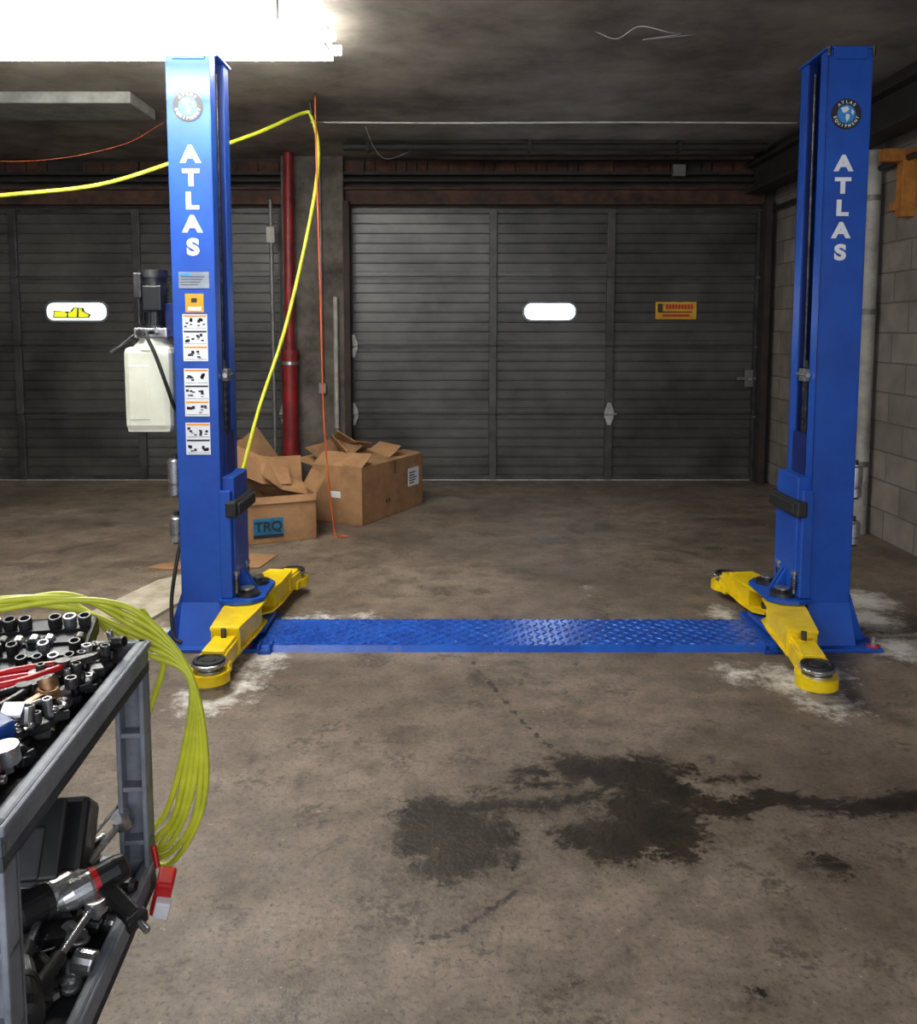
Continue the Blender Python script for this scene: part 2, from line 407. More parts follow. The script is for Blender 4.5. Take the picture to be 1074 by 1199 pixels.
def door(name, x0, x1, stiles, win, winmat, hinges):
    E = empty(name)
    b = B(); y0 = YB
    h = .6655
    prof = []
    for s in range(4):
        z = s * h
        prof += [(-.012, z), (-.012, z + .006), (.012, z + .012), (.012, z + .05)]
        zz = z + .05; step = (h - .10) / 6
        for k in range(6):
            prof += [(.012, zz + .004), (.0, zz + .008), (.0, zz + step - .012), (.012, zz + step - .004)]
            zz += step
        prof += [(.012, z + h - .012), (-.012, z + h - .006)]
    prof.append((-.012, 4 * h))
    n = len(prof); vs = [(x0, y0 - d, z) for d, z in prof] + [(x1, y0 - d, z) for d, z in prof]
    b.add(vs, [[i, i + 1, n + i + 1, n + i] for i in range(n - 1)], M_door)
    b.bb(x0, x1, y0 + .02, y0 + .05, 0, 4 * h, M_door)
    b.obj('panel_sections', E, recalc=False)
    b = B()
    for i, sx in enumerate(stiles):
        w = .075 if 0 < i < len(stiles) - 1 else .06
        for s in range(4):
            b.bb(sx - w / 2, sx + w / 2, y0 - .045, y0 - .005, s * h + .012, (s + 1) * h - .012, M_doors, .004)
    for s in range(1, 4):
        b.bb(x0, x1, y0 - .022, y0 - .008, s * h - .03, s * h - .012, M_doors)
    b.bb(x0, x1, y0 - .03, y0, .012, .05, M_doors)
    b.bb(x0, x1, y0 - .028, y0 - .004, 0.0, .014, M_hinge)
    b.bb(x0, x1, y0 - .028, y0 - .01, 4 * h - .05, 4 * h - .02, M_doors)
    b.obj('stiles', E)
    b = B()
    for i, sx in enumerate(stiles):
        for s in (1, 2, 3):
            big = (i, s) in hinges
            z = s * h
            if big:
                T = TR(sx + (.03 if i == 0 else 0), y0 - .052, z, 0, math.pi / 2)
                b.prism([(-.015, -.11), (.015, -.11), (.045, -.03), (.045, .03), (.015, .11), (-.015, .11), (-.045, .03), (-.045, -.03)], -.004, .004, M_hinge, T)
                b.cyl((sx - .05, y0 - .06, z), (sx + .07, y0 - .06, z), .012, M_hinge)
            else:
                b.bb(sx - .03, sx + .03, y0 - .053, y0 - .045, z - .06, z + .06, M_doors, .002)
                b.cyl((sx - .035, y0 - .055, z), (sx + .035, y0 - .055, z), .009, M_doors)
    for sx in (x0 + .02, x1 - .02):
        b.bb(sx - .015, sx + .015, y0 - .12, y0 - .05, .0, 2.62, M_darkm)
        b.bb(sx - .04, sx + .04, y0 - .055, y0 - .045, .0, 2.62, M_doors)
        for z in (.64, 1.32, 1.99):
            b.cyl((sx - .05, y0 - .085, z), (sx + .05, y0 - .085, z), .014, M_galv)
    b.obj('hinges_and_tracks', E)
    cx, cz, w, hh = win
    b = B()
    def rr(w, hh, r, n=6):
        pts = []
        for cxx, czz, a0 in ((w / 2 - r, hh / 2 - r, 0), (-w / 2 + r, hh / 2 - r, 90), (-w / 2 + r, -hh / 2 + r, 180), (w / 2 - r, -hh / 2 + r, 270)):
            for k in range(n + 1):
                a = math.radians(a0 + 90 * k / n); pts.append((cxx + r * math.cos(a), czz + r * math.sin(a)))
        return pts
    T = TR(cx, y0, cz, 0, math.pi / 2)
    b.prism(rr(w + .04, hh + .04, .085), .0, .03, M_frame, T)
    b.prism(rr(w, hh, .07), .028, .034, winmat, T)
    b.obj('window_pane', E)
    return E

D1 = door('door_1', -1.09, 2.94, [-1.06, .336, 1.48, 2.91], (.89, 1.665, .49, .15), M_sky, {(0, 1), (0, 2), (2, 1)})
D2 = door('door_2', -5.75, -1.68, [-5.72, -4.31, -3.12, -1.71], (-3.72, 1.665, .58, .17), M_sky2, {(3, 1), (3, 2)})
b = B(TR(-3.72, YB, 1.665, 0, math.pi / 2))
b.prism([(-.23, -.06), (.12, -.06), (.14, -.03), (.08, .0), (.07, .035), (-.03, .04), (-.06, .0), (-.22, .01)], .034, .037, M_lblblk)
b.prism([(-.22, -.052), (-.10, -.052), (-.09, -.02), (-.12, .002), (-.21, .002)], .037, .039, M_oy)
b.prism([(-.08, -.052), (.0, -.052), (.01, .03), (-.02, .032), (-.04, .0), (-.08, -.01)], .037, .039, M_oy)
b.prism([(.02, -.052), (.11, -.052), (.12, -.03), (.06, .0), (.05, .028), (.025, .03)], .037, .039, M_oy)
b.obj('outdoor_view', D2)
b = B()
b.bb(2.72, 2.92, YB - .07, YB - .045, 1.0, 1.03, M_galv, .004); b.bb(2.80, 2.88, YB - .065, YB - .045, .93, 1.1, M_galv, .004)
b.cyl((2.84, YB - .1, 1.015), (2.84, YB - .05, 1.015), .02, M_steel)
b.obj('slide_lock', D1)
b = B()
b.bb(1.92, 2.32, YB - .03, YB - .022, 1.59, 1.76, M_sign, .002)
b.bb(1.94, 1.99, YB - .033, YB - .03, 1.66, 1.74, M_lblblk)
for i in range(9):
    b.bb(2.02 + i * .03, 2.042 + i * .03, YB - .033, YB - .03, 1.69, 1.735, M_redw)
b.bb(1.95, 2.28, YB - .033, YB - .03, 1.655, 1.667, M_lblblk); b.bb(1.99, 2.25, YB - .033, YB - .03, 1.615, 1.64, M_redw)
b.obj('warning_sign', D1)

b = B()
b.cyl((-1.60, 8.27, 0), (-1.60, 8.27, 1.25), .075, M_redp, n=24)
b.cyl((-1.60, 8.27, 1.25), (-1.60, 8.27, 1.30), .085, M_redp, n=24); b.cyl((-1.60, 8.27, 1.30), (-1.58, 8.27, 3.12), .045, M_redp, n=20)
b.cyl((-1.60, 8.27, 1.16), (-1.60, 8.27, 1.19), .084, M_steel, n=24)
b.cyl((-1.60, 8.27, 0.3), (-1.60, 8.27, .34), .084, M_redp, n=24)
b.obj('sprinkler_pipe')
b = B(); b.cyl((-1.17, 8.34, .5), (-1.17, 8.34, 1.8), .022, M_pipew); b.cyl((-1.17, 8.34, .48), (-1.17, 8.34, .55), .03, M_galv)
b.bb(-1.20, -1.14, 8.34, 8.40, 1.3, 1.33, M_galv); b.obj('conduit')
b = B(); b.cyl((-1.76, 8.3, 0.0), (-1.76, 8.3, 2.7), .018, M_galv); b.bb(-1.80, -1.72, 8.27, 8.34, 2.3, 2.45, M_pipew, .005)
b.bb(-1.34, -1.27, 8.33, 8.39, .88, .98, M_galv, .005); b.cyl((-1.305, 8.36, .98), (-1.305, 8.36, 3.1), .012, M_galv); b.obj('electrical_conduit')
b = B(); b.bb(-1.09, -1.03, YB - .24, YB - .1, 0, 2.7, M_jamb, .004); b.bb(2.9, 2.96, YB - .24, YB - .12, 0, 2.7, M_jamb, .004); b.obj('trim_1')

b = B(); b.tube([(-1.15, 6.93, 3.09), (0, 6.93, 3.085), (1.3, 6.93, 3.09), (2.62, 6.93, 3.085)], .008, M_wire)
b.obj('ceiling_conduit')
b = B(); b.tube([(0.75, 4.95, 3.119), (.85, 4.85, 3.05), (.95, 4.75, 3.08), (1.1, 4.72, 3.04), (1.2, 4.9, 3.09), (1.0, 4.9, 3.06), (1.3, 5.0, 3.119)], .0025, M_wire)
b.tube([(-.35, 8.0, 3.119), (-.6, 7.7, 2.96), (-.7, 7.5, 3.0), (-.75, 7.2, 3.119)], .003, M_wire); b.obj('loose_wire')
b = B(); b.bb(-6.0, -2.25, 6.15, 6.65, 3.04, 3.12, M_duct, .01); b.obj('ceiling_duct')
b = B()
b.cyl((-1.0, 7.75, 3.07), (2.68, 7.75, 3.07), .035, M_darkm, n=16); b.cyl((-.2, 8.1, 3.05), (2.68, 8.1, 3.05), .022, M_jamb, n=14)
for x in (-.8, .6, 1.9): b.bb(x, x + .03, 7.70, 7.80, 3.03, 3.12, M_darkm)
b.obj('ceiling_pipe')
def fixture(name, x0, x1, y, z, n=2, w=.11, zt=None, tm=None):
    E = empty(name)
    tm = tm or M_tube
    zt = zt or (ZC - .002)
    b = B(); b.bb(x0 + .04, x1 - .04, y - w * .5, y + w * .5, z + .05, zt, M_fixw, .008)
    for k in (x0 + .05, x1 - .05): b.bb(k - .008, k + .008, y - w * .9, y + w * .9, z - .01, z + .06, M_fixw, .003)
    if zt < ZC - .01:
        for k in (x0 + .25, x1 - .25): b.cyl((k, y, zt - .01), (k, y, ZC - .002), .004, M_dsteel, n=6)
    b.obj('housing', E)
    b = B()
    for i in range(n):
        dy = -w * .75 + i * (w * 1.5) / (n - 1)
        b.cyl((x0, y + dy, z), (x1, y + dy, z), .02, tm, n=12)
    b.obj('tubes', E)
fixture('added_fill_light', -2.75, -.70, 4.85, 3.0, 4, .2)
fixture('added_fill_light', -2.25, -.50, 3.75, 2.68, 2, .12, 2.76)
fixture('added_fill_light', -2.0, -.8, 2.85, 3.0, 2, .10, None, M_filltube)  # added lamp out of view, brightens the front face of the left post

b = B(); b.bb(2.78, 2.81, -.5, YB - .2, 2.78, 3.0, M_darkm); b.bb(2.70, 2.90, -.5, YB - .2, 3.0, 3.03, M_darkm); b.bb(2.70, 2.90, -.5, YB - .2, 2.76, 2.79, M_darkm)
b.bb(2.78, 3.02, -.5, YB - .2, 3.03, 3.12, M_darkm); b.obj('ceiling_beam')
b = B(); b.cyl((2.94, 6.3, 0), (2.94, 6.3, 2.75), .055, M_pipew, n=24)
for z in (.5, 1.6, 2.4): b.cyl((2.94, 6.3, z), (2.94, 6.3, z + .04), .062, M_galv, n=24)
b.obj('downpipe')
b = B(); b.cyl((2.96, 0, 2.62), (2.96, 8.3, 2.62), .02, M_darkm); b.obj('wall_pipe')
b = B(); b.bb(2.93, 3.02, 5.86, 5.95, 2.24, 2.68, M_wood, .004); b.bb(2.80, 2.95, 5.87, 5.94, 2.60, 2.68, M_wood, .004); b.bb(2.96, 3.02, 5.95, 6.1, 2.3, 2.36, M_wood, .004)
b.obj('timber_bracket')

# ------------------------------------------------------------------ lift posts
def arm(b, P, E, z0=.075):
    P = Vector((P[0], P[1], 0)); E = Vector((E[0], E[1], 0)); d = E - P; L = d.length; a = math.atan2(d.y, d.x)
    b.push(TR(P.x, P.y, z0, a))
    pl = [(-.07, -.05), (-.02, -.088), (.12, -.088), (L * .64, -.064), (L * .64, .064), (.12, .088), (-.02, .088), (-.07, .05)]
    b.prism(pl, .0, .012, M_yel); b.prism(pl, .106, .120, M_yel)
    b.prism([(.04, -.078), (L * .62, -.055), (L * .62, .055), (.04, .078)], .012, .108, M_yel)
    b.box((L * .60, 0, .058), (.02, .13, .128), M_yel, bev=.003)
    b.box((L * .72, 0, .048), (L * .40, .095, .07), M_yel, bev=.004)
    b.box((L * .78, .052, .03), (L * .34, .008, .075), M_yel, bev=.002); b.box((L * .78, -.052, .03), (L * .34, .008, .075), M_yel, bev=.002)
    b.cyl((L * .66, 0, .08), (L * .66, 0, .12), .012, M_dsteel, n=10)
    b.cyl((L, 0, -.022), (L, 0, .022), .084, M_yel, n=32)
    b.box((L - .05, 0, .0), (.12, .13, .045), M_yel, bev=.005)
    b.lathe([(.06, .022), (.06, .03), (.045, .032), (.045, .042), (.068, .044), (.072, .049), (.072, .056), (.066, .06)], M_steel, TR(L, 0, 0), 32)
    b.lathe([(.064, .058), (.066, .062), (.064, .070), (.05, .070), (.048, .064), (.03, .064), (.028, .069), (.0005, .069)], M_black, TR(L, 0, 0), 32)
    b.pop()

def post(x0, sg, near, far, canz):
    E = empty('vehicle_lift_post')
    Mx = Matrix.Translation((x0, 0, 0)) @ Matrix.Diagonal((sg, 1, 1, 1))
    F, K, W, H = 4.05, 4.37, .2, 2.75
    b = B(Mx)
    b.bb(0, .008, F, K, 0, H, M_blue)
    b.bb(0, W, F, F + .008, 0, H, M_blue)
    b.bb(0, W, K - .008, K, 0, H, M_blue)
    b.bb(W - .008, W, F, F + .085, 0, H, M_blue)
    b.bb(W - .008, W, K - .085, K, 0, H, M_blue)
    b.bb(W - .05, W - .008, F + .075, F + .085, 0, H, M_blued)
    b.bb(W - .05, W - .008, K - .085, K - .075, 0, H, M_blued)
    b.bb(-.004, W + .012, F - .008, K + .012, H, H + .012, M_blue, .003)
    b.bb(.03, W - .02, F - .010, F - .004, H - .045, H + .01, M_blue, .002)
    for xx in (.0, W): b.cyl((xx, F - .005, H + .012), (xx, F - .005, H - .03), .009, M_dsteel, n=8)
    b.obj('column', E, bevel=.002)
    b = B(Mx)
    b.cyl((.07, (F + K) / 2, .02), (.07, (F + K) / 2, 2.1), .035, M_blued)
    b.cyl((.07, (F + K) / 2, 2.1), (.07, (F + K) / 2, 2.7), .02, M_dsteel)
    b.cyl((.15, F + .115, .3), (.15, F + .115, 2.7), .006, M_dsteel, n=8)
    b.cyl((.17, K - .105, .3), (.17, K - .105, 2.7), .008, M_dsteel, n=8)
    b.bb(.10, .13, F + .13, F + .16, .8, 2.7, M_dsteel)
    b.bb(W - .002, W + .004, F + .10, F + .13, .75, 1.35, M_dsteel)
    for k in range(14): b.bb(W, W + .009, F + .095, F + .135, .78 + k * .04, .80 + k * .04, M_dsteel)
    b.bb(W - .01, W + .025, F + .08, F + .15, 1.25, 1.31, M_galv, .004)
    b.cyl((W + .015, F + .06, 1.28), (W + .015, F + .18, 1.28), .012, M_steel, n=10)
    b.obj('cylinder_and_chain', E)
    b = B(Mx)
    b.bb(.05, W + .055, F + .03, K - .03, .2, .80, M_blue, .006)
    b.bb(W - .01, W + .045, F - .01, K + .01, .22, .74, M_blue, .006)
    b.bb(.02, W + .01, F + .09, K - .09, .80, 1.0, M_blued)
    b.bb(W + .02, W + .075, F - .02, K + .02, .61, .69, M_black, .012)
    b.bb(W + .05, W + .09, F + .005, K - .005, .62, .68, M_black, .01)
    G = [(W + .02, .20), (W + .13, .20), (W + .05, .34), (W + .02, .34)]
    b.prism(G, -.012, .012, M_blue, TR(0, F + .14, 0, 0, math.pi / 2))
    b.prism(G, -.012, .012, M_blue, TR(0, K - .14, 0, 0, math.pi / 2))
    for z in (.045, .20):
        pl = [(W - .02, F - .02), (W + .06, F - .05), (W + .14, F - .03), (W + .185, F + .03), (W + .185, K - .03), (W + .14, K + .03), (W + .06, K + .05), (W - .02, K + .02)]
        b.prism(pl, z, z + .018, M_blue)
    for yy in (F + .06, K - .06):
        b.cyl((W + .10, yy, .03), (W + .10, yy, .25), .026, M_dsteel); b.cyl((W + .10, yy, .25), (W + .10, yy, .258), .034, M_steel)
        b.cyl((W + .10, yy, .218), (W + .10, yy, .236), .06, M_dsteel, n=14)
        b.cyl((W + .055, yy - .03, .22), (W + .055, yy - .03, .33), .008, M_steel, n=8)
        b.tube([(W + .055 + .014 * math.cos(t * .9), yy - .03 + .014 * math.sin(t * .9), .25 + t * .0016) for t in range(40)], .003, M_dsteel, seg=1, n=5)
        b.cyl((W + .055, yy - .03, .33), (W + .055, yy - .03, .345), .018, M_steel, n=10)
    b.obj('carriage', E)
    b = B(Mx)
    b.bb(-.11, W + .19, F - .13, K + .10, 0, .018, M_blue, .004)
    b.prism([(0, .018), (-.10, .018), (-.03, .10), (0, .26)], -.006, .006, M_blue, TR(0, F + .02, 0, 0, math.pi / 2))
    b.prism([(0, .018), (-.10, .018), (-.03, .10), (0, .26)], -.006, .006, M_blue, TR(0, K - .02, 0, 0, math.pi / 2))
    b.add([(0, F - .002, .20), (W, F - .002, .20), (W, F - .085, .018), (0, F - .085, .018), (0, F, .018), (W, F, .018)], [(0, 1, 2, 3), (0, 3, 4), (1, 5, 2)], M_blue)
    b.add([(-.003, F, .24), (-.003, K, .24), (-.075, K, .018), (-.075, F, .018), (0, F, .018), (0, K, .018)], [(0, 1, 2, 3), (0, 3, 4), (1, 5, 2)], M_blue)
    for xx, yy in ((-.08, F - .09), (W + .12, F - .09), (-.08, K + .06), (W + .12, K + .06), (-.085, F + .18)):
        b.cyl((xx, yy, .018), (xx, yy, .024), .03, M_redw, n=16); b.cyl((xx, yy, .024), (xx, yy, .045), .017, M_steel, n=6); b.cyl((xx, yy, .045), (xx, yy, .065), .009, M_steel, n=8)
    b.obj('base_plate', E)
    b = B(Mx)
    for z0, z1 in canz:
        zz = (z1 - z0); c = (-.045, F + .10)
        b.lathe([(.028, z0), (.034, z0 + .004), (.034, z0 + zz * .28), (.027, z0 + zz * .3), (.027, z0 + zz * .34), (.036, z0 + zz * .36), (.036, z1 - .012), (.03, z1 - .006), (.03, z1)], M_steel, TR(c[0], c[1], 0), 24)
        b.cyl((c[0], c[1], z1), (c[0], c[1], z1 + .02), .014, M_dsteel)
        b.bb(-.055, 0, c[1] - .03, c[1] + .03, z0 - .006, z0, M_dsteel, .002)
    b.obj('height_adapters', E)
    b = B(); pv = x0 + sg * (W + .10)
    arm(b, (pv, F + .06), near); b.obj('swing_arm_near', E, bevel=.0015)
    b = B(); arm(b, (pv, K - .06), far); b.obj('swing_arm_far', E, bevel=.0015)
    cx = x0 + sg * .102
    return E, cx, F

E1, cx1, F = post(-1.32, 1, (-1.03, 3.48), (-.94, 4.84), [(.70, .88), (.47, .60)])
E2, cx2, F = post(1.865, -1, (1.46, 3.43), (1.50, 4.76), [(.69, .85), (.46, .575)])
fy = F - .0015
for i, ch in enumerate('ATLAS'):
    text(ch, 'letter_%d' % (i + 1), (cx1, fy, 2.285 - i * .104), .100, M_white, E1, off=.0050, sx=1.18)
    text(ch, 'letter_%d' % (i + 1), (cx2 - .012, fy, 2.245 - i * .1), .094, M_white, E2, off=.0047, sx=1.18)
def logo(E, cx, cz):
    b = B(TR(cx, fy, cz, 0, math.pi / 2))
    b.lathe([(.068, 0), (.068, .0015)], M_lblblk, n=40)
    b.lathe([(.065, 0), (.065, .0022)], M_lblblk, n=40)
    b.lathe([(.041, 0), (.041, .003)], M_logob, n=32)
    for pl in ([(-.025, .028), (.005, .034), (.012, .02), (-.002, .008), (-.012, .004), (-.02, .012)], [(.0, .002), (.016, -.004), (.012, -.022), (.002, -.034), (-.004, -.014)], [(.022, .022), (.034, .012), (.03, -.006), (.022, .004)]):
        b.prism(pl, .003, .0036, M_white)
    b.obj('badge', E)
    for word, a0, st, fl in (('ATLAS', 130, -20, 0), ('EQUIPMENT', 195, 18.5, 1)):
        for i, ch in enumerate(word):
            a = math.radians(a0 + st * i); r = .053
            rot = a - math.pi / 2 if not fl else a + math.pi / 2
            text(ch, 'badge_letter', (cx + r * math.cos(a), fy - .003, cz + r * math.sin(a)), .018, M_white, E, rot=(math.pi / 2, -rot, 0), off=.0004, ext=.0004)
logo(E1, cx1 - .005, 2.50); logo(E2, cx2 - .01, 2.465)
b = B()
def lab(x0, x1, z0, z1, m, d=.0012): b.bb(x0, x1, fy - d, fy + .001, z0, z1, m)
c = cx1
lab(c - .07, c + .07, 1.685, 1.76, M_silver); 
for k in range(4): lab(c - .06, c + .02 + .01 * k, 1.70 + k * .012, 1.703 + k * .012, M_lblblk, .002)
lab(c - .062, c - .01, 1.742, 1.754, M_logob, .002)
lab(c - .042, c + .042, 1.575, 1.66, M_orange); lab(c - .03, c + .03, 1.583, 1.60, M_white, .002)
lab(c - .022, c + .022, 1.61, 1.65, M_sign, .002); lab(c - .015, c + .012, 1.62, 1.64, M_lblblk, .0026)
for z0, z1, rows in ((1.35, 1.566, 3), (1.092, 1.315, 3), (.912, 1.062, 2)):
    lab(c - .058, c + .056, z0, z1, M_white)
    rh = (z1 - z0) / rows
    for r in range(rows):
        zb = z0 + r * rh
        lab(c - .054, c + .052, zb + rh - .012, zb + rh - .004, M_orange if (r + rows) % 2 else M_lblblk, .002)
        for q in range(2):
            xa = c - .052 + q * .054
            lab(xa, xa + .049, zb + .008, zb + .0095, M_lblblk, .002)
            for t in range(5):
                u = random.random() * .034; w = random.random() * .030 + .012
                lab(xa + u, xa + u + .013, zb + w, zb + w + .012 * random.random() + .003, M_lblblk, .002)
b.obj('warning_labels', E1)
b = B(); b.tube([(-1.33, 4.1, .50), (-1.345, 4.04, .35), (-1.36, 4.02, .2), (-1.34, 3.98, .06), (-1.30, 3.97, .03)], .009, M_black)
b.obj('hydraulic_line', E1)

# ------------------------------------------------------------------ hydraulic power unit
E = empty('hydraulic_power_unit')
b = B(); px, py = -1.45, 4.18
b.cyl((px, py, 1.505), (px, py, 1.74), .062, M_blackp, n=28)
for i in range(16):
    a = 2 * math.pi * i / 16
    b.box((px + .066 * math.cos(a), py + .066 * math.sin(a), 1.62), (.012, .005, .19), M_dsteel, rot=(0, 0, a))
b.cyl((px, py, 1.74), (px, py, 1.775), .068, M_dsteel, n=28); b.cyl((px, py, 1.50), (px, py, 1.515), .068, M_dsteel, n=28)
b.bb(px - .02, px + .07, py - .11, py - .06, 1.58, 1.70, M_blackp, .008)
b.bb(px - .07, px - .03, py - .085, py - .05, 1.64, 1.76, M_dsteel, .008)
b.obj('motor', E)
b = B(); b.bb(px - .08, px + .08, py - .07, py + .06, 1.455, 1.505, M_steel, .008)
b.cyl((px - .04, py - .10, 1.48), (px - .04, py - .06, 1.48), .018, M_dsteel); b.cyl((px + .03, py - .11, 1.485), (px + .03, py - .06, 1.485), .014, M_steel)
b.cyl((px - .08, py - .06, 1.47), (px - .15, py - .11, 1.40), .006, M_blackp); b.cyl((px - .145, py - .11, 1.405), (px - .165, py - .12, 1.385), .012, M_black)
b.bb(px + .06, -1.322, py - .03, py + .03, 1.46, 1.62, M_blued, .003)
b.obj('valve_block', E)
b = B(); b.box((px - .015, py, 1.215), (.225, .19, .40), M_tank, bev=.03)
b.lathe([(.098, 1.40), (.09, 1.42), (.07, 1.44), (.06, 1.458)], M_tank, TR(px - .01, py, 0), 28)
b.box((px - .015, py, 1.022), (.20, .17, .02), M_tank, bev=.006)
b.box((px - .05, py - .092, 1.2), (.1, .012, .26), M_tank, bev=.005)
b.cyl((px - .09, py - .03, 1.40), (px - .09, py - .03, 1.445), .02, M_black)
b.obj('reservoir_tank', E)
b = B(); b.tube([(px + .03, py - .11, 1.485), (px + .02, py - .17, 1.47), (px + .06, py - .18, 1.38), (px + .10, py - .16, 1.24), (px + .115, py - .10, 1.13), (px + .115, py, 1.1)], .009, M_black)
b.obj('hose', E)

# ------------------------------------------------------------------ floor cable cover (tread plate)
b = B(); X0, X1, Y0, Y1 = -.93, 1.475, 3.93, 4.32
zt = .032
b.add([(X0, Y0, .0), (X0, Y0 + .022, zt - .006), (X0, Y1 - .022, zt), (X0, Y1, .0), (X1, Y0, .0), (X1, Y0 + .022, zt - .006), (X1, Y1 - .022, zt), (X1, Y1, .0)],
      [(0, 4, 5, 1), (1, 5, 6, 2), (2, 6, 7, 3), (0, 1, 2, 3), (4, 7, 6, 5)], M_plate)
st = .046
ii = 0; x = X0 + .02
while x < X1 - .02:
    jj = 0; y = Y0 + .035
    while y < Y1 - .03:
        zt2 = zt - .006 + .006 * (y - Y0) / (Y1 - Y0)
        a = math.radians(45 if (ii + jj) % 2 else -45)
        c_, s_ = math.cos(a), math.sin(a); l, w = .020, .0065
        q = [(l, 0), (0, w), (-l, 0), (0, -w)]
        vs = [(x + u * c_ - v * s_, y + u * s_ + v * c_, zt2) for u, v in q]
        vs += [(x + u * .6 * c_ - v * .4 * s_, y + u * .6 * s_ + v * .4 * c_, zt2 + .0045) for u, v in q]
        b.add(vs, [(0, 1, 5, 4), (1, 2, 6, 5), (2, 3, 7, 6), (3, 0, 4, 7), (4, 5, 6, 7)], M_plate)
        y += st * .78; jj += 1
    x += st * .78; ii += 1
for xx in (X0 + .03, X1 - .03):
    b.bb(xx - .02, xx + .02, Y0 - .03, Y0 + .03, 0, .02, M_plate, .003); b.bb(xx - .03, xx - .022, Y0 - .03, Y0 + .06, 0, .045, M_plate); b.bb(xx + .022, xx + .03, Y0 - .03, Y0 + .06, 0, .045, M_plate)
b.obj('tread_plate_cable_cover')

# ------------------------------------------------------------------ boxes
def carton(name, corner, ang, L, W, H, flaps, extra=None, loose=()):
    E = empty(name)
    b = B(TR(corner[0], corner[1], 0, ang))
    t = .006
    b.bb(0, L, 0, t, 0, H, M_card); b.bb(0, L, W - t, W, 0, H, M_card); b.bb(0, t, 0, W, 0, H, M_card); b.bb(L - t, L, 0, W, 0, H, M_card); b.bb(0, L, 0, W, 0.001, t, M_cardd)
    for side, fa, fl in flaps:
        a = math.radians(fa)
        if side == 'front': b.push(TR(0, 0, H, 0, a)); b.bb(0.003, L - .003, -t, 0, 0, fl, M_card); b.pop()
        if side == 'back': b.push(TR(0, W, H, 0, -a)); b.bb(0.003, L - .003, 0, t, 0, fl, M_card); b.pop()
        if side == 'left': b.push(TR(0, 0, H, 0, 0, -a)); b.bb(-t, 0, .003, W - .003, 0, fl, M_card); b.pop()
        if side == 'right': b.push(TR(L, 0, H, 0, 0, a)); b.bb(0, t, .003, W - .003, 0, fl, M_card); b.pop()
    if extra: extra(b, L, W, H)
    b.obj('carton_body', E)
    if loose:
        b = B()
        for c, s, rot, m in loose:
            # creased sheet: two panels meeting at a fold
            b.push(TR(c[0], c[1], c[2]) @ Euler(rot).to_matrix().to_4x4())
            w2, d2, tt = s[0] / 2, s[1] / 2, s[2]
            b.add([(-w2, -d2, .02), (0, -d2 * 1.05, -.015), (0, d2 * .95, -.02), (-w2, d2, .015), (-w2, -d2, .02 + tt), (0, -d2 * 1.05, -.015 + tt), (0, d2 * .95, -.02 + tt), (-w2, d2, .015 + tt)],
                  [(0, 3, 2, 1), (4, 5, 6, 7), (0, 1, 5, 4), (2, 3, 7, 6), (3, 0, 4, 7)], m)
            b.add([(w2, -d2 * .9, .03), (0, -d2 * 1.05, -.015), (0, d2 * .95, -.02), (w2, d2 * 1.05, .0), (w2, -d2 * .9, .03 + tt), (0, -d2 * 1.05, -.015 + tt), (0, d2 * .95, -.02 + tt), (w2, d2 * 1.05, tt)],
                  [(0, 1, 2, 3), (4, 7, 6, 5), (0, 4, 5, 1), (2, 6, 7, 3), (3, 7, 4, 0)], m)
            b.pop()
        b.obj('folded_inserts', E)
    return E
R = math.radians
def ex1(b, L, W, H):
    b.bb(.08, .29, -.003, 0, .04, .18, M_teal); b.bb(.08, .29, -.004, 0, .04, .065, M_lblblk)
E_ = carton('cardboard_box', (-1.50, 5.92, 0), R(24), .53, .40, .33, [('left', 15, .2), ('back', 10, .22), ('right', 30, .14), ('front', 165, .05)], ex1,
       [((-1.45, 6.35, .48), (.42, .3, .006), (R(38), R(18), .5), M_card), ((-1.5, 6.5, .50), (.30, .46, .006), (R(62), R(-20), .9), M_cardd), ((-1.28, 6.35, .38), (.36, .22, .006), (R(20), R(28), .2), M_card)])
_p = TR(-1.50, 5.92, 0, R(24)) @ Vector((.185, -.0045, .118))
text('TRQ', 'label_text', _p, .095, M_lblblk, E_, rot=(math.pi / 2, 0, R(24)), off=.003, ext=.0006)
def ex2(b, L, W, H):
    b.bb(.70, .88, -.003, 0, .19, .34, M_white)
    for k in range(5): b.bb(.715, .80 + (k % 3) * .02, -.004, 0, .21 + k * .022, .22 + k * .022, M_lblblk)
    b.bb(-.003, 0, .2, .3, .2, .25, M_white)
    b.bb(.47, .5, -.0025, 0, H - .1, H, M_cardd); b.bb(.35, .36, -.0025, 0, .12, .15, M_lblblk); b.bb(.39, .40, -.0025, 0, .12, .15, M_lblblk)
carton('cardboard_box', (-.73, 6.53, 0), R(63.7), .95, .46, .44, [('front', -84, .18), ('back', 80, .2), ('left', -60, .18)], ex2,
       [((-1.0, 6.95, .53), (.38, .28, .006), (R(28), R(-16), .8), M_cardd), ((-.88, 7.05, .57), (.30, .20, .006), (R(-24), R(22), .3), M_card),
        ((-.66, 7.1, .49), (.32, .24, .006), (R(12), R(-12), .9), M_card), ((-.95, 6.85, .58), (.22, .18, .006), (R(50), R(10), 1.6), M_card)])
b = B()
b.prism([(-1.95, 5.34), (-1.70, 5.30), (-1.25, 5.35), (-1.20, 5.66), (-1.5, 5.72), (-1.55, 5.48), (-1.9, 5.45)], .001, .008, M_card)
b.obj('flattened_cardboard')
b = B(); b.prism([(-1.95, 4.42), (-1.60, 4.28), (-1.44, 5.0), (-1.62, 5.22), (-1.78, 5.05)], .001, .018, M_board); b.obj('plywood_offcut')

